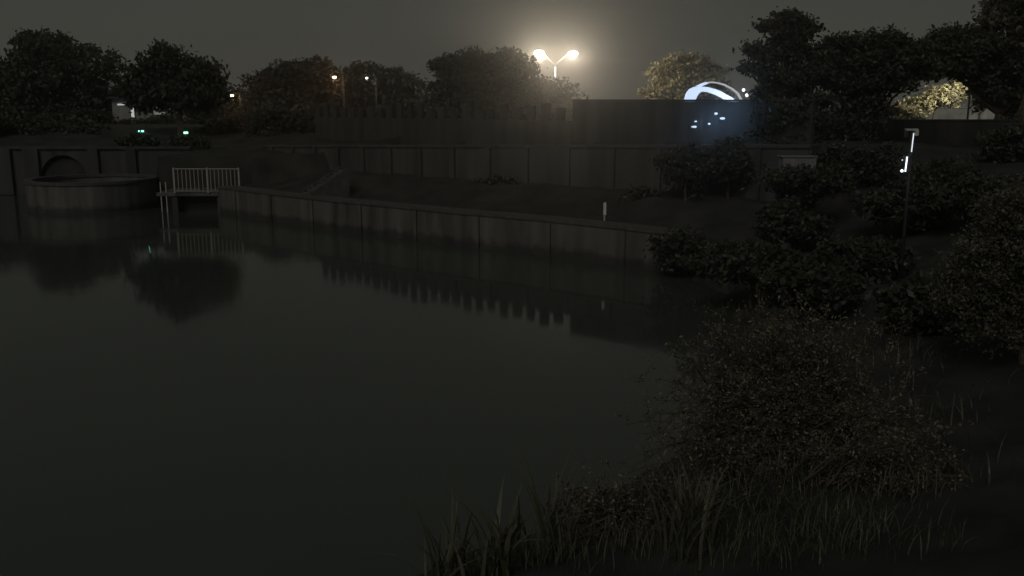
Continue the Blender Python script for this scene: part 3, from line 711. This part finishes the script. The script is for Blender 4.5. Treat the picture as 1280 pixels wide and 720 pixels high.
spray_bush('sprawling_bush', (bc_.x, bY, hz(bc_.x, bY)), bush_tips(985, 510, 130, 92, bY, 300) + bush_tips(900, 600, 110, 70, bY - 1, 130) + bush_tips(985, 408, 100, 22, bY, 34) + bush_tips(885, 440, 24, 30, bY, 22, .4), 'large loose leafy bush filling the lower right foreground', M['leafb'], .021, 130)
b2 = atY(1110, 680, 11); spray_bush('sprawling_bush', (b2.x, 11, hz(b2.x, 11)), bush_tips(1110, 610, 55, 80, 11, 80, .5), 'smaller leafy bush right of the large foreground bush', M['leafb'], .02, 110)
b3 = atY(800, 700, 10.2); spray_bush('sprawling_bush', (b3.x, 10.2, hz(b3.x, 10.2)), bush_tips(800, 660, 85, 45, 10.2, 80, .6), 'low bush left of the large foreground bush by the water', M['leafb'], .02, 110)

# arching reeds and grass by the water
def blades(n, cx, cy, sx, sy, Ltot, wid, lean=.7):
    out = []
    for _ in range(n):
        x = cx + random.gauss(0, sx); y = cy + random.gauss(0, sy); z = max(hz(x, y), .0) - .03
        a = random.uniform(0, 2 * math.pi); L = Ltot * random.uniform(.55, 1.2); w = wid * random.uniform(.6, 1.2); ln = lean * random.uniform(.3, 1.3)
        dx, dy = math.cos(a), math.sin(a); px_, py_ = -dy, dx; k = 6; prev = None
        for i in range(k + 1):
            t = i / k; hh = L * (t - .42 * ln * t ** 2.6); rr_ = L * ln * .75 * t ** 1.9; ww = w * (1 - t ** 2.2) + .0008
            c = (x + dx * rr_, y + dy * rr_, z + hh); l = (c[0] - px_ * ww, c[1] - py_ * ww, c[2]); r = (c[0] + px_ * ww, c[1] + py_ * ww, c[2])
            if prev: out.append((prev[0], prev[1], r, l))
            prev = (l, r)
    return np.array(out)
def clump(name, Q, m, k=6):
    # every blade starts from one shared root crown, so the clump is one connected plant
    v = [(0, 0, -.08)]; f = []
    for b in Q.reshape(-1, k, 4, 3):
        n0 = len(v); v += [tuple(b[0][0]), tuple(b[0][1])]
        f.append((0, n0, n0 + 1))
        for i in range(k):
            v += [tuple(b[i][3]), tuple(b[i][2])]; a = n0 + 2 * i; f.append((a, a + 1, a + 3, a + 2))
    me = bpy.data.meshes.new(name); me.from_pydata(v, [], f); me.materials.append(m)
    o = bpy.data.objects.new(name, me); COL.objects.link(o); return o
for (x, y, Y, n_, L, wd, lab) in [(560, 735, 9.3, 46, 1.15, .02, 'clump of long arching reed leaves, leftmost at the bottom edge'), (622, 735, 9.2, 30, 1.1, .034, 'upright clump of broad reed leaves right of the arching one'),
                                (690, 725, 9.5, 34, 1.3, .017, 'tall thin reed clump in the middle of the bottom edge'), (860, 730, 9.2, 60, 1.1, .018, 'thick grassy clump before the large foreground bush')]:
    p = atY(x, y, Y); z = hz(p.x, Y)
    o = clump('reed_clump', blades(n_, p.x, Y, .13, .13, L, wd) - np.array([p.x, Y, z]), M['grass'])
    o.location = (p.x, Y, z); tag(o, lab, 'reeds', 'reed clumps at the bottom edge')
V1 = []
for _ in range(95):
    px_ = random.uniform(560, 1150); py_ = random.uniform(600, 735); p = atz(px_, py_, 1.0)
    if sdist(np.array([p.x]), np.array([p.y]))[0][0] > .1: V1.append(blades(22, p.x, p.y, .28, .28, .42, .006, .8))
for _ in range(60):
    px_ = random.uniform(900, 1200); py_ = random.uniform(300, 560); p = atz(px_, py_, 1.8)
    if sdist(np.array([p.x]), np.array([p.y]))[0][0] > .1: V1.append(blades(16, p.x, p.y, .5, .5, .5, .01, .8))
go = quads('bank_grass', np.concatenate(V1), M['grass']); tag(go, 'rough grass on the near bank', 'grass', kind='stuff')

# ------------------------------------------------------------------ night haze
hm = bpy.data.materials.new('night_haze'); hm.use_nodes = True; n = hm.node_tree; n.nodes.clear()
o = n.nodes.new('ShaderNodeOutputMaterial'); v = n.nodes.new('ShaderNodeVolumePrincipled')
v.inputs['Color'].default_value = (0.9, 0.9, 0.88, 1); v.inputs['Density'].default_value = 0.0013; v.inputs['Anisotropy'].default_value = 0.92
n.links.new(v.outputs[0], o.inputs['Volume'])
hb = MB().box((0, 210, 12.5), (860, 550, 31)).build('haze', hm); tag(hb, 'thin night haze', kind='stuff')
